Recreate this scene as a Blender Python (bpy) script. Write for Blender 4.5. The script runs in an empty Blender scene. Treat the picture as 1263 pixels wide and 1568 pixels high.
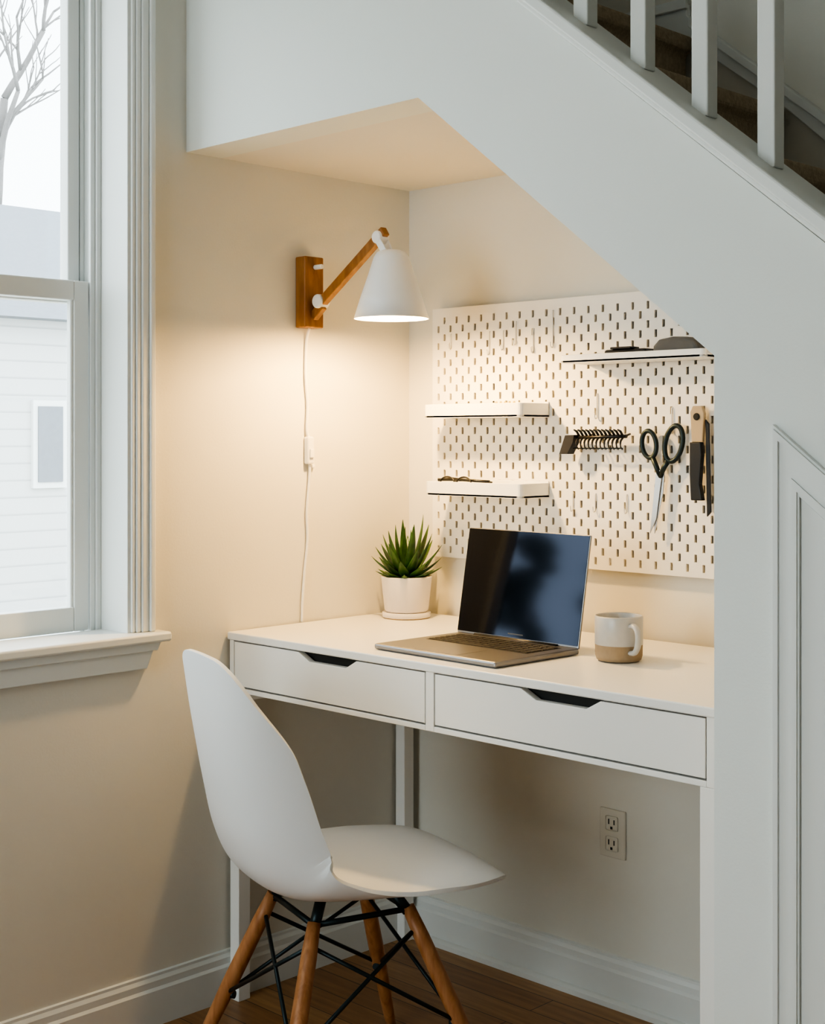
import bpy, bmesh, math, random
from mathutils import Vector, Matrix, Quaternion
random.seed(4)
S=bpy.context.scene
# ---------------------------------------------------------------- materials
def mat(name,col,rough=0.5,metal=0.0,noise=0.0,nscale=8.0,bump=0.0,bscale=60.0,emit=None,estr=0,spec=None,coat=0,trans=0,alpha=1,col2=None,sss=0,tint=None):
    m=bpy.data.materials.new(name);m.use_nodes=True
    nt=m.node_tree;b=nt.nodes['Principled BSDF'];L=nt.links
    b.inputs['Base Color'].default_value=(*col,1);b.inputs['Roughness'].default_value=rough;b.inputs['Metallic'].default_value=metal
    if spec is not None:b.inputs['Specular IOR Level'].default_value=spec
    if tint:b.inputs['Specular Tint'].default_value=(*tint,1)
    b.inputs['Coat Weight'].default_value=coat;b.inputs['Transmission Weight'].default_value=trans
    if sss: b.inputs['Subsurface Weight'].default_value=sss;b.inputs['Subsurface Radius'].default_value=(.02,.015,.01)
    tc=nt.nodes.new('ShaderNodeTexCoord')
    if noise or col2:
        n=nt.nodes.new('ShaderNodeTexNoise');n.inputs['Scale'].default_value=nscale;n.inputs['Detail'].default_value=5
        L.new(tc.outputs['Object'],n.inputs['Vector'])
        r=nt.nodes.new('ShaderNodeMix');r.data_type='RGBA'
        c2=col2 if col2 else tuple(c*(1-noise) for c in col)
        r.inputs['A'].default_value=(*col,1);r.inputs['B'].default_value=(*c2,1)
        L.new(n.outputs['Fac'],r.inputs['Factor']);L.new(r.outputs['Result'],b.inputs['Base Color'])
    if bump:
        n=nt.nodes.new('ShaderNodeTexNoise');n.inputs['Scale'].default_value=bscale;n.inputs['Detail'].default_value=4
        L.new(tc.outputs['Object'],n.inputs['Vector'])
        bp=nt.nodes.new('ShaderNodeBump');bp.inputs['Strength'].default_value=bump;bp.inputs['Distance'].default_value=.002
        L.new(n.outputs['Fac'],bp.inputs['Height']);L.new(bp.outputs['Normal'],b.inputs['Normal'])
    if emit: b.inputs['Emission Color'].default_value=(*emit,1);b.inputs['Emission Strength'].default_value=estr
    return m
def wood(name,c1,c2,scale=(1,1,1),rough=.45):
    m=bpy.data.materials.new(name);m.use_nodes=True;nt=m.node_tree;b=nt.nodes['Principled BSDF'];L=nt.links
    tc=nt.nodes.new('ShaderNodeTexCoord');mp=nt.nodes.new('ShaderNodeMapping');mp.inputs['Scale'].default_value=scale
    n=nt.nodes.new('ShaderNodeTexNoise');n.inputs['Scale'].default_value=12;n.inputs['Detail'].default_value=8;n.inputs['Distortion'].default_value=.6
    cr=nt.nodes.new('ShaderNodeValToRGB');cr.color_ramp.elements[0].position=.35;cr.color_ramp.elements[1].position=.68
    cr.color_ramp.elements[0].color=(*c1,1);cr.color_ramp.elements[1].color=(*c2,1)
    L.new(tc.outputs['Object'],mp.inputs[0]);L.new(mp.outputs[0],n.inputs['Vector']);L.new(n.outputs['Fac'],cr.inputs[0]);L.new(cr.outputs[0],b.inputs['Base Color'])
    b.inputs['Roughness'].default_value=rough
    return m
M={}
M['wall']=mat('wall_paint',(.77,.745,.675),.75,noise=.03,nscale=2.5,bump=.12,bscale=180)
M['far']=mat('far_wall_low_bounce',(.33,.33,.31),.8,noise=.03,nscale=2.5,bump=.12,bscale=180)  # unseen room walls, colour darkened to weaken the light they bounce back
M['trim']=mat('trim_paint',(.78,.795,.775),.38,noise=.02,nscale=5)
M['ceil']=mat('ceiling_paint',(.80,.77,.71),.8,bump=.1,bscale=150)
M['stairwall']=mat('stair_wall_paint',(.81,.83,.80),.7,noise=.03,nscale=2.5,bump=.12,bscale=180)
M['desk']=mat('white_lacquer',(.86,.85,.82),.32,noise=.015,nscale=4)
M['dark']=mat('dark_gap',(.03,.03,.028),.8)
M['plastic']=mat('white_plastic',(.86,.875,.885),.33,noise=.01)
M['peg']=mat('pegboard_white',(.86,.84,.80),.5)
M['shade']=mat('lamp_white_metal',(.82,.83,.84),.4,noise=.01)
M['cord']=mat('cord_white',(.86,.84,.80),.5)
M['black']=mat('black_plastic',(.018,.018,.02),.4,noise=.3)
M['wire']=mat('black_steel',(.03,.045,.05),.4,metal=.6)
M['grey']=mat('grey_felt',(.16,.165,.17),.9,noise=.2,nscale=60)
M['steel']=mat('steel',(.6,.6,.6),.3,metal=1)
M['alu']=mat('space_grey_aluminium',(.28,.28,.29),.38,metal=.85)
M['key']=mat('keycaps',(.02,.02,.022),.5)
M['glassblk']=mat('screen_glass',(.002,.002,.004),.06,spec=.5,tint=(.62,.72,1))
M['mugw']=mat('mug_glaze',(.55,.545,.53),.3,noise=.12,nscale=90)
M['mugt']=mat('mug_clay',(.40,.31,.21),.75,noise=.25,nscale=70,bump=.3,bscale=120)
M['pot']=mat('pot_ceramic',(.80,.74,.69),.5,noise=.04)
M['soil']=mat('soil',(.05,.035,.025),.95,noise=.5,nscale=80,bump=.8)
M['clay']=mat('saucer_edge',(.55,.42,.30),.6)
M['carpet']=mat('stair_carpet',(.55,.44,.31),.97,noise=.5,nscale=120,bump=1.0,bscale=260)
M['woodleg']=wood('beech_legs',(.36,.15,.055),(.52,.25,.11),(6,6,1))
M['woodlamp']=wood('lamp_wood',(.25,.105,.03),(.38,.18,.06),(5,5,1))
M['tan']=mat('tan_handle',(.45,.36,.24),.5)
M['yellow']=mat('yellow_clip',(.75,.62,.2),.5)
M['outw']=mat('outlet_plastic',(.72,.69,.61),.4)
M['paper']=mat('frosted_hook',(.80,.80,.78),.3)
M['foliage']=mat('evergreen_foliage',(.03,.06,.03),.9,noise=.5,nscale=3)
# leaf
m=bpy.data.materials.new('succulent_leaf');m.use_nodes=True;nt=m.node_tree;b=nt.nodes['Principled BSDF']
tc=nt.nodes.new('ShaderNodeTexCoord');n=nt.nodes.new('ShaderNodeTexNoise');n.inputs['Scale'].default_value=40
cr=nt.nodes.new('ShaderNodeValToRGB');cr.color_ramp.elements[0].color=(.015,.055,.016,1);cr.color_ramp.elements[1].color=(.06,.15,.04,1)
cr.color_ramp.elements[0].position=.3;cr.color_ramp.elements[1].position=.75
nt.links.new(tc.outputs['Object'],n.inputs['Vector']);nt.links.new(n.outputs['Fac'],cr.inputs[0]);nt.links.new(cr.outputs[0],b.inputs['Base Color']);b.inputs['Roughness'].default_value=.4
M['leaf']=m
# floor planks
m=bpy.data.materials.new('oak_floor');m.use_nodes=True;nt=m.node_tree;b=nt.nodes['Principled BSDF'];L=nt.links
tc=nt.nodes.new('ShaderNodeTexCoord');br=nt.nodes.new('ShaderNodeTexBrick');br.inputs['Scale'].default_value=1
br.inputs['Brick Width'].default_value=1.1;br.inputs['Row Height'].default_value=.083;br.inputs['Mortar Size'].default_value=.0012
br.inputs['Color1'].default_value=(.48,.27,.115,1);br.inputs['Color2'].default_value=(.36,.185,.075,1);br.inputs['Mortar'].default_value=(.06,.03,.013,1)
mp=nt.nodes.new('ShaderNodeMapping');mp.inputs['Scale'].default_value=(1,14,1)
n=nt.nodes.new('ShaderNodeTexNoise');n.inputs['Scale'].default_value=5;n.inputs['Detail'].default_value=8
mx=nt.nodes.new('ShaderNodeMix');mx.data_type='RGBA';mx.blend_type='MULTIPLY';mx.inputs['Factor'].default_value=.55
cr=nt.nodes.new('ShaderNodeValToRGB');cr.color_ramp.elements[0].color=(.45,.4,.36,1);cr.color_ramp.elements[0].position=.3;cr.color_ramp.elements[1].position=.65
L.new(tc.outputs['Object'],br.inputs['Vector']);L.new(tc.outputs['Object'],mp.inputs[0]);L.new(mp.outputs[0],n.inputs['Vector']);L.new(n.outputs['Fac'],cr.inputs[0])
L.new(br.outputs['Color'],mx.inputs['A']);L.new(cr.outputs[0],mx.inputs['B']);L.new(mx.outputs['Result'],b.inputs['Base Color']);b.inputs['Roughness'].default_value=.4
M['floor']=m
# window glass
m=bpy.data.materials.new('window_glass');m.use_nodes=True;nt=m.node_tree;nt.nodes.clear()
o=nt.nodes.new('ShaderNodeOutputMaterial');tr=nt.nodes.new('ShaderNodeBsdfTransparent');gl=nt.nodes.new('ShaderNodeBsdfGlossy');gl.inputs['Roughness'].default_value=.02
ms=nt.nodes.new('ShaderNodeMixShader');ms.inputs[0].default_value=.05;nt.links.new(tr.outputs[0],ms.inputs[1]);nt.links.new(gl.outputs[0],ms.inputs[2]);nt.links.new(ms.outputs[0],o.inputs[0])
M['glass']=m
# siding
m=bpy.data.materials.new('house_siding');m.use_nodes=True;nt=m.node_tree;b=nt.nodes['Principled BSDF']
tc=nt.nodes.new('ShaderNodeTexCoord');w=nt.nodes.new('ShaderNodeTexWave');w.bands_direction='Z';w.wave_profile='SAW';w.inputs['Scale'].default_value=1.6
cr=nt.nodes.new('ShaderNodeValToRGB');cr.color_ramp.elements[0].color=(.40,.40,.40,1);cr.color_ramp.elements[1].color=(.60,.60,.59,1);cr.color_ramp.elements[1].position=.15
nt.links.new(tc.outputs['Object'],w.inputs['Vector']);nt.links.new(w.outputs['Fac'],cr.inputs[0]);nt.links.new(cr.outputs[0],b.inputs['Base Color'])
M['siding']=m
M['roof']=mat('roof_shingle',(.27,.29,.32),.9,noise=.2,nscale=20)
M['bark']=mat('bark',(.30,.28,.27),.9,noise=.3,nscale=20)
M['snow']=mat('ground_out',(.55,.56,.52),.9,noise=.3)
M['bulb']=mat('bulb_glow',(1,.9,.75),.5,emit=(1,.74,.42),estr=25)

# ---------------------------------------------------------------- mesh builder
class MB:
    def __init__(s): s.bm=bmesh.new();s.mats=[]
    def mi(s,k):
        if k not in s.mats:s.mats.append(k)
        return s.mats.index(k)
    def face(s,vs,k,smooth=False):
        try:f=s.bm.faces.new(vs)
        except ValueError:return None
        f.material_index=s.mi(k);f.smooth=smooth;return f
    def box(s,x0,x1,y0,y1,z0,z1,k,mtx=None,bev=0):
        v=[Vector((x,y,z)) for x in(x0,x1) for y in(y0,y1) for z in(z0,z1)]
        if mtx:v=[mtx@p for p in v]
        v=[s.bm.verts.new(p) for p in v]
        fs=[s.face([v[i] for i in q],k) for q in((0,1,3,2),(4,6,7,5),(0,4,5,1),(2,3,7,6),(0,2,6,4),(1,5,7,3))]
        if bev:
            es=list({e for f in fs for e in f.edges})
            r=bmesh.ops.bevel(s.bm,geom=es,offset=bev,segments=2,affect='EDGES',profile=.5)
            for f in r['faces']: f.material_index=s.mi(k)
    def prism(s,poly,axis,a,b,k,mtx=None,smooth=False):
        def P(p,c):
            q={'x':(c,p[0],p[1]),'y':(p[0],c,p[1]),'z':(p[0],p[1],c)}[axis];q=Vector(q)
            return mtx@q if mtx else q
        A=[s.bm.verts.new(P(p,a)) for p in poly];B=[s.bm.verts.new(P(p,b)) for p in poly]
        s.face(A,k);s.face(B[::-1],k);n=len(poly)
        for i in range(n):s.face([A[i],A[(i+1)%n],B[(i+1)%n],B[i]],k,smooth)
    def lathe(s,prof,c,k,seg=48,mtx=None,close=False):
        rings=[]
        for r,z in prof:
            ring=[]
            for i in range(seg):
                a=2*math.pi*i/seg;p=Vector((r*math.cos(a),r*math.sin(a),z))
                p=(mtx@p if mtx else p)+Vector(c);ring.append(s.bm.verts.new(p))
            rings.append(ring)
        ks=k if isinstance(k,list) else [k]*(len(prof)-1)
        for j in range(len(prof)-1):
            for i in range(seg):s.face([rings[j][i],rings[j][(i+1)%seg],rings[j+1][(i+1)%seg],rings[j+1][i]],ks[j],True)
        if prof[0][0]>1e-4:s.face(rings[0][::-1],ks[0])
        if prof[-1][0]>1e-4:s.face(rings[-1],ks[-1])
    def tube(s,pts,r,k,seg=10,closed=False,sx=1.0):
        pts=[Vector(p) for p in pts];n=len(pts);rs=r if isinstance(r,(list,tuple)) else [r]*n
        rings=[];up=None
        for i in range(n):
            if closed:t=pts[(i+1)%n]-pts[i-1]
            else:t=pts[min(i+1,n-1)]-pts[max(i-1,0)]
            t.normalize()
            if up is None:
                up=Vector((0,0,1)) if abs(t.z)<.9 else Vector((1,0,0))
            a=(up-t*up.dot(t)).normalized();up=a;b=t.cross(a)
            rings.append([s.bm.verts.new(pts[i]+(a*math.cos(2*math.pi*j/seg)+b*math.sin(2*math.pi*j/seg)*sx)*rs[i]) for j in range(seg)])
        for i in range(n if closed else n-1):
            A=rings[i];B=rings[(i+1)%n]
            for j in range(seg):s.face([A[j],A[(j+1)%seg],B[(j+1)%seg],B[j]],k,True)
        if not closed:s.face(rings[0][::-1],k);s.face(rings[-1],k)
    def sphere(s,c,r,k,sc=(1,1,1),seg=20):
        res=bmesh.ops.create_uvsphere(s.bm,u_segments=seg,v_segments=seg//2,radius=r)
        i=s.mi(k)
        for v in res['verts']:
            v.co=Vector((v.co.x*sc[0],v.co.y*sc[1],v.co.z*sc[2]))+Vector(c)
            for f in v.link_faces:f.material_index=i;f.smooth=True
    def obj(s,name,bev=0,parent=None,loc=None,recalc=True,seg=2):
        if recalc:bmesh.ops.recalc_face_normals(s.bm,faces=s.bm.faces)
        me=bpy.data.meshes.new(name);s.bm.to_mesh(me);s.bm.free()
        for k in s.mats:me.materials.append(M[k])
        ob=bpy.data.objects.new(name,me);S.collection.objects.link(ob)
        if bev:
            md=ob.modifiers.new('bevel','BEVEL');md.width=bev;md.segments=seg;md.limit_method='ANGLE';md.angle_limit=math.radians(40)
        if parent:ob.parent=parent
        if loc:ob.location=loc
        return ob
def empty(name,loc=(0,0,0),rz=0):
    e=bpy.data.objects.new(name,None);S.collection.objects.link(e);e.location=loc;e.rotation_euler=(0,0,rz);e.empty_display_size=.05;return e
def cr_spline(pts,n):
    P=[Vector(p) for p in pts];P=[2*P[0]-P[1]]+P+[2*P[-1]-P[-2]];out=[]
    segs=len(P)-3
    for i in range(n):
        u=i/(n-1)*segs;k=min(int(u),segs-1);t=u-k;a,b,c,d=P[k:k+4]
        out.append(.5*((2*b)+(c-a)*t+(2*a-5*b+4*c-d)*t*t+(3*b-a-3*c+d)*t**3))
    return out

YF=-.717; SL=.811
# ---------------------------------------------------------------- room shell
b=MB();b.box(-.19,4.7,-5.2,.12,-.05,0,'floor');b.obj('floor')
b=MB()
b.box(-.19,0,-5.2,-1.72,0,2.75,'wall');b.box(-.19,0,-.872,0,0,2.75,'wall')
b.box(-.19,0,-1.72,-.872,0,.855,'wall');b.box(-.19,0,-1.72,-.872,2.44,2.75,'wall');b.obj('wall_left')
b=MB();b.box(-.19,4.7,0,.12,0,2.75,'wall');b.obj('wall_back')
b=MB();b.box(-.19,4.7,-5.3,.12,2.75,2.85,'ceil');b.obj('ceiling')
b=MB();b.box(4.6,4.7,-5.3,0,0,2.75,'far');b.obj('wall_right')
b=MB();b.box(0,4.6,-5.3,-5.2,0,.7,'far');b.box(0,4.6,-5.3,-5.2,2.3,2.75,'far');b.box(0,.15,-5.3,-5.2,.7,2.3,'far');b.box(2.0,4.6,-5.3,-5.2,.7,2.3,'far');b.obj('wall_front')
# stair wall
b=MB()
zt=lambda X:2.079-SL*(X-.977)
b.prism([(0,1.946),(.734,1.946),(1.386,1.43),(1.386,0),(3.53,0),(.15,zt(.15)),(0,2.75)],'y',YF,YF+.10,'stairwall');b.obj('wall_stair')
b=MB();b.prism([(0,1.946),(.734,1.946),(1.386,1.43),(1.386,1.455),(.742,1.966),(0,1.966)],'y',YF+.10,0,'ceil');b.obj('ceiling_nook')
b=MB();b.box(1.386,1.43,YF+.1,0,0,1.42,'wall');b.obj('wall_nook')
def slopestrip(b,x0,x1,off0,off1,y0,y1,k):
    b.prism([(x0,zt(x0)+off0),(x1,zt(x1)+off0),(x1,zt(x1)+off1),(x0,zt(x0)+off1)],'y',y0,y1,k)
b=MB();slopestrip(b,.17,3.5,0,.020,YF-.012,YF+.004,'trim');slopestrip(b,.17,3.5,.012,.040,YF-.024,YF+.115,'trim');b.obj('trim_stair_cap',bev=.004)
b=MB()
x=1.086-.12*5
while x<3.2:
    z0=zt(x)+.03;b.box(x-.0155,x+.0155,-.6805,-.6495,z0,min(z0+.86,2.74),'trim');x+=.1212
b.obj('stair_balusters',bev=.0025)
# stairs
z=2.171;prof=[(.17,z)];xx=.873
while z>.1 and xx<3.2:
    prof+= [(xx+.016,z),(xx+.016,z-.03),(xx,z-.045)];z-=.190
    prof+=[(xx,max(z,0))];xx+=.225
prof+=[(xx,0),(3.1,0),(1.43,1.46),(.745,1.985),(.17,1.985)]
b=MB();b.prism(prof,'y',YF+.102,-.02,'carpet');b.obj('staircase_carpeted',bev=.008,seg=3)
b=MB()
f=lambda X:2.182-.81*(X-.92)
b.prism([(.17,2.175),(.86,2.175),(1.1,1.99),(3.0,f(3.0)-.25),(3.0,f(3.0)),(.87,f(.87)),(.87,2.25),(.17,2.25)],'y',-.018,0,'trim')
b.prism([(.88,f(.88)-.022),(3.0,f(3.0)-.022),(3.0,f(3.0)),(.88,f(.88))],'y',-.03,-.018,'trim')
b.prism([(.17,2.235),(.875,2.235),(.875,2.257),(.17,2.257)],'y',-.03,-.018,'trim');b.obj('trim_stair_skirt',bev=.002)
# closet casing + door on stair wall
b=MB()
def casing(b,xo,zo,xi,zi,t0,t1,k):
    xe=xo+zo/.8;xe2=xi+zi/.8
    b.prism([(xo,.0),(xo,zo),(xi,zi),(xi,0)],'y',YF-t1,YF-t0,k)
    b.prism([(xo,zo),(xe,0),(xe2,0),(xi,zi)],'y',YF-t1,YF-t0,k)
casing(b,1.494,1.321,1.539,1.213,0,.009,'trim')
casing(b,1.497,1.314,1.505,1.296,.009,.013,'trim')
casing(b,1.527,1.240,1.536,1.220,.009,.012,'trim')
b.obj('trim_closet_casing')
b=MB();b.prism([(1.5395,.012),(1.5395,1.210),(3.02,.012)],'y',YF-.004,YF-.001,'trim');b.obj('door_closet')
# baseboards
bp=[(0,0),(.016,0),(.016,.078),(.011,.084),(.011,.098),(.006,.106),(.006,.112),(0,.114)]
b=MB();b.prism([(p[0],p[1]) for p in bp],'y',-5.2,0,'trim');b.obj('baseboard_left')
b=MB();b.prism([(-p[0],p[1]) for p in bp],'x',.016,1.386,'trim')
b.prism([(-.016,0),(-.028,0),(-.028,.012),(-.022,.018),(-.016,.02)],'x',.028,1.386,'trim');b.obj('baseboard_back')

# ---------------------------------------------------------------- window
W=empty('window_1')
def part(b,name,bev=.0015):
    o=b.obj(name,bev=bev,parent=W);return o
b=MB()
b.box(-.19,.002,-.876,-.866,.86,2.44,'trim');b.box(-.19,.002,-1.726,-1.716,.86,2.44,'trim');b.box(-.19,.002,-1.716,-.876,2.432,2.44,'trim')
b.box(-.19,-.100,-.888,-.876,.86,2.432,'trim');b.box(-.115,-.106,-.900,-.888,.86,2.432,'trim');b.box(-.19,-.150,-.900,-.888,.86,2.432,'trim')
b.box(-.19,-.100,-1.716,-1.69,.86,2.432,'trim')
b.box(-.19,0,-1.716,-.876,.853,.862,'trim')
part(b,'jamb')
b=MB() # lower sash
y0,y1=-1.69,-.902
xa,xb=-.142,-.110
sw=.037
b.box(xa,xb,y1-sw,y1,.872,1.647,'trim');b.box(xa,xb,y0,y0+sw,.872,1.647,'trim')
b.box(xa,xb,y0+sw,y1-sw,.872,.926,'trim');b.box(xa,xb,y0+sw,y1-sw,1.603,1.647,'trim')
b.box(xb-.012,xb-.004,y1-sw-.007,y1-sw+.001,.92,1.61,'trim')
part(b,'lower_sash',.003)
b=MB()
xa,xb=-.182,-.148;sw=.030
b.box(xa,xb,y1-sw,y1,1.60,2.43,'trim');b.box(xa,xb,y0,y0+sw,1.6,2.43,'trim')
b.box(xa,xb,y0+sw,y1-sw,1.60,1.645,'trim');b.box(xa,xb,y0+sw,y1-sw,2.37,2.43,'trim')
part(b,'upper_sash',.003)
b=MB();b.box(-.128,-.124,y0+.03,y1-.03,.925,1.605,'glass');b.box(-.168,-.164,y0+.025,y1-.025,1.64,2.38,'glass');part(b,'glass',0)
b=MB()
for (a,c,t) in ((-.868,-.858,.008),(-.858,-.846,.012),(-.846,-.828,.016),(-.828,-.815,.022)):
    b.box(0,t,a,c,.873,2.53,'trim')
    b.box(0,t,-1.72-(c+.872),-1.72-(a+.872),.873,2.53,'trim')
b.box(0,.022,-1.79,-.815,2.44,2.53,'trim');part(b,'casing',.003)
b=MB() # stool & apron
b.box(-.10,.048,-1.82,-.789,.852,.873,'trim',bev=.005)
b.prism([(-1.79,.852),(-.812,.852),(-.836,.793),(-1.766,.793)],'x',0,.020,'trim')
b.prism([(-1.795,.852),(-.805,.852),(-.815,.832),(-1.785,.832)],'x',.018,.030,'trim')
part(b,'stool',.002)

# ---------------------------------------------------------------- exterior
b=MB()
b.box(-16,-12,4.2,12,-1,2.75,'siding')
b.prism([(-11.7,2.65),(-14,4.3),(-16.3,2.65)],'y',4.0,12.2,'roof') 
b.box(-12,-11.95,5.90,6.34,.70,1.72,'trim');b.box(-11.96,-11.93,5.96,6.28,.77,1.65,'roof')
b.obj('neighbor_house')
b=MB()
def branch(p,d,l,r,depth):
    pts=[];q=Vector(p);dd=Vector(d).normalized();rs=[]
    for i in range(6):
        pts.append(q.copy());rs.append(r*(1-.09*i));q=q+dd*l/5;dd=(dd+Vector([random.uniform(-.14,.14) for _ in range(3)])).normalized()
    b.tube(pts,rs,'bark',seg=6)
    if depth>0:
        for i in range(3):
            q=pts[2+i] if i<2 else pts[-1]
            nd=(dd+Vector([random.uniform(-.2,.2),random.uniform(-.8,.8),random.uniform(.0,.5)])).normalized()
            branch(q,nd,l*.7,r*.55,depth-1)
branch((-18,8.75,-1),(0,0,1),6,.14,0)
branch((-18,8.75,4.9),(0,.1,1),1.8,.11,4)
branch((-18,8.4,4.2),(0,-.1,1),2.2,.06,3)
b.obj('bare_tree')
b=MB();b.box(-60,-.3,-40,40,-1.1,-1.0,'snow');b.obj('ground_outside')
# evergreens further down the street (seen reflected in the laptop)
b=MB()
for k in range(9):
    cx=-10+random.uniform(-1,1);cy=-17+k*1.3+random.uniform(-.3,.3);hh=random.uniform(3.0,5.0)
    b.tube([(cx,cy,-1),(cx,cy,hh*.9)],.07,'bark',6)
    for i in range(20):
        t=i/19;rr=1.0*(1-t*.75);a=random.uniform(0,6.28);q=random.uniform(.3,1)
        z=-.3+t*(hh+.2);px_,py_=cx+math.cos(a)*rr*q,cy+math.sin(a)*rr*q
        b.tube([(cx,cy,z-.1),(px_,py_,z)],.03,'bark',5)
        b.sphere((px_,py_,z),random.uniform(.12,.28),'foliage',(1,1.2,.8),seg=8)
b.obj('evergreen_trees')

# ---------------------------------------------------------------- desk
D=empty('writing_desk')
b=MB();b.box(.004,1.319,-.604,-.022,.832,.85,'desk');b.obj('desk_top',bev=.003,parent=D)
b=MB()
b.box(.008,.023,-.60,-.026,.713,.832,'desk');b.box(1.296,1.315,-.60,-.026,.713,.832,'desk');b.box(.640,.663,-.60,-.026,.713,.832,'desk')
b.box(.023,.640,-.60,-.026,.713,.724,'desk');b.box(.663,1.296,-.60,-.026,.713,.724,'desk');b.box(.023,1.296,-.04,-.026,.724,.832,'desk')
b.obj('carcass',bev=.0015,parent=D)
def drawer(name,x0,x1,xc):
    b=MB();z0,z1=.7275,.829
    p=[(x0,z0),(x1,z0),(x1,z1),(xc+.094,z1),(xc+.062,.811),(xc-.055,.811),(xc-.092,z1),(x0,z1)]
    b.prism(p,'y',-.5995,-.583,'desk')
    b.box(x0+.01,x0+.02,-.583,-.08,z0+.005,.80,'desk');b.box(x1-.02,x1-.01,-.583,-.08,z0+.005,.80,'desk')
    b.box(x0+.01,x1-.01,-.583,-.08,z0+.003,z0+.009,'dark')
    b.box(x0+.03,x1-.03,-.578,-.574,z0+.01,.829,'dark')
    b.obj(name,bev=.0012,parent=D)
drawer('drawer_1',.0255,.6375,.342);drawer('drawer_2',.6655,1.2935,.981)
b=MB()
for x0,x1 in((.010,.042),(1.283,1.315)):
    for y0 in(-.600,-.060):b.box(x0,x1,y0,y0+.034,0,.713,'desk')
    b.box(x0,x1,-.566,-.06,.69,.713,'desk')
b.obj('legs',bev=.0015,parent=D)

# ---------------------------------------------------------------- wall lamp
Lm=empty('wall_lamp',(0,-.363,0))
b=MB();b.box(0,.036,-.030,.030,1.566,1.738,'woodlamp');b.obj('wall_block',bev=.003,parent=Lm)
def beam(b,p,q,w,h,k):
    p=Vector(p);q=Vector(q);d=q-p;l=d.length;rot=d.to_track_quat('X','Z').to_matrix().to_4x4();mt=Matrix.Translation(p)@rot
    b.box(0,l,-w/2,w/2,-h/2,h/2,k,mtx=mt)
b=MB()
beam(b,(.034,0,1.592),(.066,0,1.618),.016,.022,'woodlamp')
beam(b,(.052,.0,1.617),(.282,.0,1.776),.018,.022,'woodlamp');b.obj('arm',bev=.002,parent=Lm)
b=MB()
my=Matrix.Rotation(math.pi/2,4,'X')
for c,r in (((.060,0,1.628),.017),((.266,0,1.762),.015)):
    b.lathe([(r*.85,-.016),(r,-.013),(r,.013),(r*.85,.016)],c,'shade',24,mtx=my)
b.lathe([(.006,-.008),(.006,.018)],(.046,0,1.712),'shade',12,mtx=Matrix.Rotation(math.pi/2,4,'Y'))
beam(b,(.266,-.014,1.762),(.292,-.010,1.722),.004,.016,'shade');beam(b,(.266,.014,1.762),(.292,.010,1.722),.004,.016,'shade')
b.obj('hinges',bev=.001,parent=Lm)
b=MB()
sc=(.302,0,0)
b.lathe([(0.001,1.729),(.022,1.729),(.034,1.724),(.041,1.712),(.055,1.668),(.070,1.625),(.0865,1.572),(.0845,1.572),(.068,1.625),(.053,1.668),(.039,1.709),(.030,1.720),(.001,1.724)],sc,'shade',64)
b.obj('shade',parent=Lm,recalc=False)
b=MB();b.lathe([(.014,1.722),(.016,1.68),(.016,1.655),(.012,1.650)],sc,'shade',24);b.obj('socket',parent=Lm)
b=MB();b.sphere((.302,0,1.632),.022,'bulb',(1,1,1.1));bo=b.obj('bulb',parent=Lm)
b=MB()
pts=cr_spline([(.018,0,1.566),(.006,.0,1.53),(.006,-.002,1.45),(.006,.004,1.38),(.007,.001,1.32),(.008,.006,1.30)],30)
b.tube(pts,.0034,'cord',8)
pts=cr_spline([(.008,.010,1.235),(.006,.010,1.20),(.006,.002,1.12),(.006,.004,1.05),(.006,-.006,.97),(.006,-.012,.90),(.006,-.014,.852)],40)
b.tube(pts,.0034,'cord',8)
b.box(.001,.018,-.004,.016,1.235,1.302,'cord',bev=.004);b.box(.018,.023,.000,.012,1.250,1.272,'cord',bev=.002)
b.box(.001,.010,.016,.026,1.226,1.234,'cord',bev=.002)
b.obj('cord',parent=Lm)

# ---------------------------------------------------------------- pegboard
PB=empty('pegboard')
X0,X1,Z0,Z1=.104,1.222,.996,1.628
px=.0208;pz=.0215;w=.0070;h=.0170
xs=[X0];nc=int((X1-X0-.03)/px)
xst=X0+.021
for i in range(nc+1):
    c=xst+i*px;xs+=[c-w/2,c+w/2]
xs.append(X1)
zs=[Z0];nr=int((Z1-Z0-.04)/pz);zst=Z0+.02
for j in range(nr+1):
    c=zst+j*pz;zs+=[c-h/2,c+h/2]
zs.append(Z1)
b=MB();V=[[b.bm.verts.new((x,-.020,z)) for z in zs] for x in xs]
for i in range(len(xs)-1):
    for j in range(len(zs)-1):
        if i%2==1 and j%2==1 and ((i//2)+(j//2))%2==0 and 0<i<len(xs)-2 and 0<j<len(zs)-2: continue
        b.face([V[i][j],V[i+1][j],V[i+1][j+1],V[i][j+1]],'peg')
bmesh.ops.delete(b.bm,geom=[v for v in b.bm.verts if not v.link_faces],context='VERTS')
ob=b.obj('board',parent=PB);md=ob.modifiers.new('s','SOLIDIFY');md.thickness=.005;md.offset=-1
b=MB()
for x,z in((.13,1.02),(.13,1.6),(1.19,1.02),(1.19,1.6),(.66,1.02),(.66,1.6)):b.box(x-.01,x+.01,-.015,-.0005,z-.006,z+.006,'peg')
b.obj('spacers',parent=PB)
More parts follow.
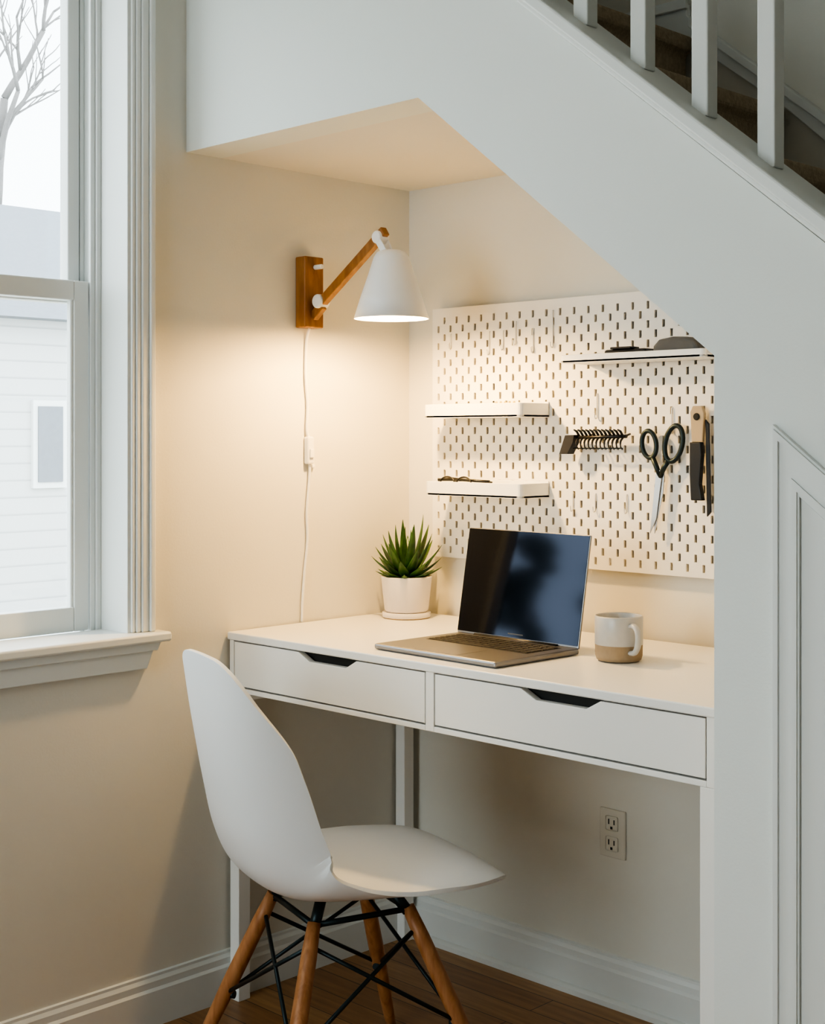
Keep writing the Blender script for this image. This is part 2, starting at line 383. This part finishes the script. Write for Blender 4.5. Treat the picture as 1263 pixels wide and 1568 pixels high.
def tray(name,x0,x1,z0,z1,y0=-.125):
    b=MB();y1=-.0212;R=.012
    def out(o):
        pts=[(x0+o,y1),(x0+o,y0+o+R)]
        for a in range(1,6):
            t=a/5*math.pi/2;pts.append((x0+o+R-R*math.cos(t),y0+o+R-R*math.sin(t)))
        for a in range(0,6):
            t=a/5*math.pi/2;pts.append((x1-o-R+R*math.sin(t),y0+o+R-R*math.cos(t)))
        pts.append((x1-o,y1));return pts
    b.prism(out(0),'z',z0,z0+.006,'plastic')
    O=out(0);I=out(.004);n=len(O)
    Ov=[[b.bm.verts.new((p[0],p[1],z)) for p in O] for z in(z0,z1)];Iv=[[b.bm.verts.new((p[0],p[1],z)) for p in I] for z in(z0,z1)]
    for i in range(n-1):
        b.face([Ov[0][i],Ov[0][i+1],Ov[1][i+1],Ov[1][i]],'plastic');b.face([Iv[0][i],Iv[1][i],Iv[1][i+1],Iv[0][i+1]],'plastic')
        b.face([Ov[1][i],Ov[1][i+1],Iv[1][i+1],Iv[1][i]],'plastic')
    b.box(x0,x1,y1-.003,y1,z0,z1+.004,'plastic')
    return b.obj(name,bev=.001)
tray('pegboard_shelf',.172,.488,1.348,1.381)
tray('pegboard_shelf.001',.177,.488,1.158,1.192)
tray('pegboard_shelf.002',.60,.985,1.468,1.486)
def hook(b,x,z,l=.05,r=.0016,k='paper'):
    b.tube(cr_spline([(x,-.018,z),(x,-.022,z),(x,-.023,z-.01),(x,-.023,z-l),(x,-.026,z-l-.006),(x,-.030,z-l-.005),(x,-.032,z-l+.006)],24),r,k,6)
b=MB()
for x,z,l in((.30,1.56,.05),(.345,1.56,.04),(.385,1.58,.05),(.44,1.56,.05),(.50,1.60,.08),(.560,1.17,.035),(.625,1.17,.035),(.713,1.17,.035),(.63,1.40,.05),(.835,1.365,.05),(.17,1.56,.03)):hook(b,x,z,l)
b.obj('hooks',parent=PB)

# scissors
b=MB()
def loop(cx,cz,a,c,rot,y,r):
    return [(cx+a*math.cos(t)*math.cos(rot)-c*math.sin(t)*math.sin(rot),y,cz+a*math.cos(t)*math.sin(rot)+c*math.sin(t)*math.cos(rot)) for t in [2*math.pi*i/28 for i in range(28)]]
b.tube(loop(.787,1.285,.019,.030,.15,-.040,1),.0055,'wire',8,closed=True)
b.tube(loop(.851,1.287,.022,.040,-.25,-.039,1),.0058,'wire',8,closed=True)
b.tube([(.796,-.040,1.257),(.806,-.039,1.235),(.815,-.039,1.215)],[.006,.006,.005],'wire',8)
b.tube([(.838,-.039,1.250),(.826,-.039,1.235),(.815,-.039,1.212)],[.0058,.006,.005],'wire',8)
b.prism([(.807,1.232),(.822,1.225),(.806,1.12),(.790,1.088)],'y',-.041,-.0385,'steel')
b.prism([(.806,1.228),(.826,1.230),(.822,1.18),(.800,1.088),(.797,1.13)],'y',-.038,-.0355,'steel')
b.lathe([(.004,-.003),(.004,.003)],(.815,-.040,1.215),'steel',12,mtx=my)
b.obj('scissors')
# can opener
b=MB()
b.prism([(.896,1.355),(.902,1.368),(.925,1.368),(.931,1.352),(.927,1.29),(.900,1.29)],'y',-.044,-.034,'tan')
b.lathe([(.008,-.002),(.008,.002)],(.913,-.045,1.345),'dark',16,mtx=my)
b.prism([(.897,1.290),(.924,1.290),(.926,1.262),(.921,1.20),(.928,1.165),(.900,1.165),(.897,1.22)],'y',-.048,-.033,'black')
b.prism([(.931,1.34),(.940,1.33),(.945,1.14),(.935,1.13)],'y',-.040,-.034,'black')
b.obj('can_opener',bev=.002)
# toothed tool rack
b=MB()
b.tube([(.585,-.052,1.300),(.735,-.052,1.303)],.0042,'black',8)
b.tube([(.59,-.058,1.275),(.728,-.058,1.276)],.0015,'wire',6)
b.tube([(.730,-.052,1.303),(.732,-.0345,1.308)],.0025,'black',6)
b.tube([(.63,-.052,1.303),(.63,-.0345,1.308)],.0025,'black',6)
b.prism([(.555,1.262),(.572,1.305),(.598,1.306),(.594,1.288),(.578,1.262)],'y',-.067,-.042,'black')
for i in range(12):
    x=.602+i*.0112
    b.tube([(x,-.052,1.303),(x-.003,-.058,1.314),(x-.007,-.064,1.318)],[.0032,.003,.0018],'black',6)
    b.tube(cr_spline([(x,-.052,1.300),(x+.002,-.064,1.292),(x+.002,-.064,1.280),(x+.001,-.056,1.273)],8),[.0026]*4+[.0016]*4,'black',5)
b.obj('toothed_tool_rack')
# shelf items
b=MB();b.box(.715,.825,-.11,-.06,1.4745,1.494,'black',bev=.005);b.box(.735,.79,-.115,-.08,1.494,1.499,'black',bev=.002);b.obj('black_pouch')
b=MB();ps=[(.845,1.4745),(.848,1.497),(.862,1.510),(.895,1.515),(.93,1.513),(.955,1.503),(.968,1.4745)];b.prism(ps,'y',-.115,-.05,'grey');b.obj('grey_wool_cap',bev=.008,seg=3)
b=MB()
for cx in(.245,.30):
    b.tube([(cx+.023*math.cos(t),-.115+.0,1.186+.014*math.sin(t)+.004) for t in[2*math.pi*i/20 for i in range(20)]],.0022,'black',6,closed=True)
b.tube([(.268,-.115,1.194),(.277,-.115,1.194)],.002,'black',6)
b.tube([(.222,-.113,1.196),(.30,-.085,1.194),(.36,-.08,1.192)],.002,'black',6);b.tube([(.323,-.113,1.196),(.25,-.075,1.195),(.20,-.09,1.194)],.002,'black',6)
b.tube([(.20,-.10,1.195),(.24,-.09,1.1985),(.30,-.10,1.196),(.365,-.095,1.194)],.0035,'black',6)
b.obj('eyeglasses')
b=MB()
for i in range(5):
    x=.36+i*.014;b.tube([(x,-.09,1.357),(x+.01,-.075,1.385),(x+.018,-.085,1.384)],.003,'yellow',6)
b.obj('yellow_clips')

# ---------------------------------------------------------------- outlet
b=MB();b.box(.625,.697,-.006,0,.336,.447,'outw',bev=.002)
for zc in(.368,.415):
    b.box(.644,.678,-.009,-.005,zc-.017,zc+.017,'outw',bev=.004)
    b.box(.652,.655,-.0095,-.0085,zc-.002,zc+.010,'dark');b.box(.667,.670,-.0095,-.0085,zc-.002,zc+.009,'dark');b.box(.658,.664,-.0095,-.0085,zc-.013,zc-.007,'dark')
b.obj('wall_outlet')

# ---------------------------------------------------------------- laptop
LP=empty('laptop',(.623,-.432,.850),math.radians(-1.8))
wd,dp=.352,.255
b=MB();b.box(-wd/2,wd/2,-dp/2,dp/2,.001,.013,'alu',bev=.004)
b.box(-wd/2+.03,wd/2-.03,-dp/2+.125,dp/2-.022,.0131,.0134,'key')
b.box(-.06,.06,-dp/2+.008,-dp/2+.100,.0131,.0134,'alu')
b.box(-wd/2+.01,wd/2-.01,-dp/2+.01,dp/2-.01,0,.001,'black')
b.obj('base',parent=LP)
b=MB()
rows=6
for r in range(rows):
    y=-dp/2+.131+r*(.1/rows);x=-wd/2+.033
    for c in range(14):
        if r==0 and 4<=c<=8:
            if c==4:b.box(x,x+.0205*5-.003,y,y+.0135,.0134,.0148,'key')
            x+=.0205;continue
        b.box(x,x+.0175,y,y+.0135,.0134,.0148,'key');x+=.0205
b.obj('keys',parent=LP,bev=.0008,seg=1)
lean=math.radians(10)
hg=Matrix.Translation((0,dp/2-.004,.012))@Matrix.Rotation(-lean,4,'X')
b=MB();b.box(-wd/2,wd/2,0,.006,0,.238,'alu',mtx=hg,bev=.003);b.obj('lid',parent=LP)
b=MB();b.box(-wd/2+.002,wd/2-.002,-.0012,.0005,.006,.236,'glassblk',mtx=hg)
b.box(-.022,.022,-.0016,-.001,.012,.0145,'grey',mtx=hg);b.obj('screen',parent=LP)
b=MB();b.tube([(-.12,dp/2-.004,.011),(.12,dp/2-.004,.011)],.006,'black',12);b.obj('hinge',parent=LP)

# ---------------------------------------------------------------- mug
MG=empty('coffee_mug',(.903,-.310,.850))
b=MB()
pr=[(.0,.001),(.040,.001),(.0450,.004),(.0475,.012),(.048,.034),(.0485,.0345),(.0485,.089),(.047,.092),(.0455,.090),(.0450,.04),(.043,.012),(.0,.009)]
b.lathe([(max(r,.0005),z) for r,z in pr],(0,0,0),['mugt']*4+['mugw']*7,56)
b.obj('body',parent=MG)
a=math.radians(-24);dx,dy=math.cos(a),math.sin(a)
b=MB();hp=[(.046,.074),(.060,.076),(.073,.069),(.077,.054),(.073,.036),(.062,.024),(.046,.021)]
sp=cr_spline([(r*dx,r*dy,z) for r,z in hp],28);b.tube(sp,.0052,'mugw',10,sx=1.3);b.obj('handle',parent=MG)

# ---------------------------------------------------------------- plant
PL=empty('potted_succulent',(.118,-.129,.850))
b=MB();b.lathe([(.0005,0),(.056,0),(.060,.003),(.061,.014),(.058,.015),(.0005,.013)],(0,0,0),['pot','clay','pot','pot','pot'],56);b.obj('saucer',parent=PL)
b=MB();b.lathe([(.0005,.015),(.050,.015),(.055,.020),(.0635,.100),(.0635,.104),(.060,.104),(.057,.092),(.0005,.090)],(0,0,0),['pot']*6+['soil'],56);b.obj('pot',parent=PL)
b=MB()
def leaf(az,tilt,l,wid,z0,r0):
    n=12;d=Vector((math.cos(az),math.sin(az),0));rings=[]
    side=Vector((-d.y,d.x,0));p=d*r0+Vector((0,0,z0));el=tilt
    for i in range(n+1):
        t=i/n
        dirv=d*math.cos(el)+Vector((0,0,math.sin(el)));nrm=-d*math.sin(el)+Vector((0,0,math.cos(el)))
        ww=wid*(.75+.25*math.sin(t*math.pi*.8))*(1-t**2.0)+.0006;th=ww*.45
        ring=[]
        for j in range(10):
            a=2*math.pi*j/10;s_=math.sin(a);
            ring.append(b.bm.verts.new(p+side*(ww*math.cos(a))+nrm*(th*(s_ if s_<0 else s_*.25))))
        rings.append(ring);p=p+dirv*(l/n);el+=.03
    for i in range(n):
        for j in range(10):b.face([rings[i][j],rings[i][(j+1)%10],rings[i+1][(j+1)%10],rings[i+1][j]],'leaf',True)
    b.face(rings[0],'leaf');b.face(rings[-1][::-1],'leaf')
for k,(cnt,ti,l,w_,z0,r0) in enumerate([(8,.10,.080,.0155,.099,.010),(8,.38,.098,.0160,.101,.009),(7,.66,.116,.0150,.103,.008),(6,.92,.134,.0140,.104,.006),(4,1.15,.148,.0125,.105,.004),(2,1.34,.135,.011,.106,.002)]):
    for i in range(cnt):leaf(2*math.pi*(i+.5*(k%2))/cnt+random.uniform(-.15,.15)+k*.3,ti+random.uniform(-.08,.08),l*random.uniform(.85,1.08),w_,z0,r0)
b.obj('leaves',parent=PL)

# ---------------------------------------------------------------- chair
CH=empty('shell_chair',(.54,-.741,0),math.atan2(.954,.2995))
prof=[(.290,.398),(.291,.418),(.281,.441),(.250,.456),(.20,.462),(.13,.458),(.03,.440),(-.07,.428),(-.15,.436),(-.203,.475),(-.234,.54),(-.252,.62),(-.266,.70),(-.279,.79),(-.290,.894)]
wid=[.205,.212,.218,.224,.230,.236,.236,.232,.226,.218,.214,.212,.210,.206,.198]
lift=[-.004,-.008,-.014,-.018,-.016,-.006,.018,.056,.088,.108,.110,.102,.088,.068,.044]
sp=cr_spline([(p[0],p[1],0) for p in prof],281);ws=cr_spline([(a,c,0) for a,c in zip(wid,lift)],281)
cum=[0]
for i in range(1,281):cum.append(cum[-1]+(sp[i]-sp[i-1]).length)
T=cum[-1]
def at(s):
    s=max(0,min(T,s*T))
    lo,hi=0,280
    while hi-lo>1:
        m_=(lo+hi)//2
        if cum[m_]<=s:lo=m_
        else:hi=m_
    f_=(s-cum[lo])/(cum[hi]-cum[lo]);p=sp[lo].lerp(sp[hi],f_);t=(sp[hi]-sp[lo]).normalized();w2=ws[lo].lerp(ws[hi],f_)
    return p,t,w2
def rnd(u,v,La,k):
    s=1 if v>=0 else -1;v=abs(v)
    if u<La and v>k:
        a=(La-u)/La;w=(v-k)/(1-k)
        a2=a*math.sqrt(1-w*w/2);w2=w*math.sqrt(1-a*a/2)
        u=La-La*a2;v=k+(1-k)*w2
    return u,s*v
b=MB();NU,NV=80,48;G=[]
for i in range(NU+1):
    row=[]
    for j in range(NV+1):
        v=-1+2*j/NV;u=i/NU
        if u<.5:
            uu,vx=rnd(u,v,.20,.25);uu=uu+.02*vx*vx*max(0,1-u/.20)
        else:
            uu,vx=rnd(1-u,v,.20,.25);uu=1-uu-.035*vx*vx*max(0,1-(1-u)/.20)
        p,t,w2=at(uu)
        nx,nz=t.y,-t.x
        lf=w2.y*abs(vx)**2.4
        vv=math.sin(vx*math.pi/2*.80)/math.sin(math.pi/2*.80)
        row.append(b.bm.verts.new((p.x+nx*lf,w2.x*vv,p.y+nz*lf)))
    G.append(row)
for i in range(NU):
    for j in range(NV):b.face([G[i][j],G[i][j+1],G[i+1][j+1],G[i+1][j]],'plastic',True)
sh=b.obj('seat_shell',parent=CH);md=sh.modifiers.new('s','SOLIDIFY');md.thickness=.0085;md.offset=0
md=sh.modifiers.new('b','BEVEL');md.width=.0025;md.segments=2;md.limit_method='ANGLE';md=sh.modifiers.new('ss','SUBSURF');md.levels=1;md.render_levels=1
b=MB();LT={};LB={}
for sx in(1,-1):
    for sy in(1,-1):
        tp=Vector((.100*sx,.100*sy,.385));bt=Vector((.235*sx,.235*sy,0));LT[sx,sy]=tp;LB[sx,sy]=bt
        b.tube([tp,tp.lerp(bt,.15),tp.lerp(bt,.5),tp.lerp(bt,.93),tp.lerp(bt,1)],[.0125,.0155,.0165,.0118,.0105],'woodleg',20)
b.obj('legs',parent=CH)
b=MB()
cs=[(1,1),(1,-1),(-1,-1),(-1,1)]
for i in range(4):
    a_,c_=cs[i],cs[(i+1)%4]
    for p,q in((a_,c_),(c_,a_)):
        b.tube([LT[p].lerp(LB[p],.10),LT[q].lerp(LB[q],.56)],.0042,'wire',8)
    b.tube([LT[a_]*1+Vector((0,0,-.005)),LT[c_]+Vector((0,0,-.005))],.006,'wire',8)
    b.tube([LT[a_]+Vector((0,0,-.01)),Vector((LT[a_].x*.75,LT[a_].y*.75,.416))],.011,'wire',12)
    inw=Vector((-a_[0],-a_[1],0)).normalized()
    q=LT[a_].lerp(LB[a_],.56);b.tube([q+inw*.012,q+inw*.022],.008,'wire',12)
b.obj('bracing',parent=CH)

# ---------------------------------------------------------------- lights
def area(name,loc,rot,sx,sy,e,col):
    l=bpy.data.lights.new(name,'AREA');l.shape='RECTANGLE';l.size=sx;l.size_y=sy;l.energy=e;l.color=col
    o=bpy.data.objects.new(name,l);S.collection.objects.link(o);o.location=loc;o.rotation_euler=rot;return o
area('daylight_rear_window',(1.075,-5.28,1.5),(math.radians(90),0,0),1.85,1.6,17,(.80,.96,1.0))
p=area('window_portal',(-.20,-1.296,1.64),(math.radians(90),0,math.radians(-90)),.84,1.55,1,(1,1,1));p.data.cycles.is_portal=True
pl=bpy.data.lights.new('lamp_bulb','POINT');pl.energy=17;pl.color=(1,.62,.225);pl.shadow_soft_size=.024
po=bpy.data.objects.new('lamp_bulb',pl);S.collection.objects.link(po);po.location=(.302,-.363,1.596)
w=bpy.data.worlds.new('sky');S.world=w;w.use_nodes=True;bg=w.node_tree.nodes['Background'];bg.inputs[0].default_value=(.84,.95,1,1);bg.inputs[1].default_value=3.0
S.view_settings.view_transform='AgX';S.view_settings.look='AgX - High Contrast';S.view_settings.exposure=.58

# ---------------------------------------------------------------- camera
cd=bpy.data.cameras.new('camera');co=bpy.data.objects.new('camera',cd);S.collection.objects.link(co);S.camera=co
co.location=(2.609,-2.634,1.303);co.rotation_euler=(math.pi/2,0,math.atan2(.702,.712))
cd.sensor_fit='HORIZONTAL';cd.sensor_width=36;cd.lens=2162/1263*36;cd.shift_y=-116/1263;cd.clip_start=.05
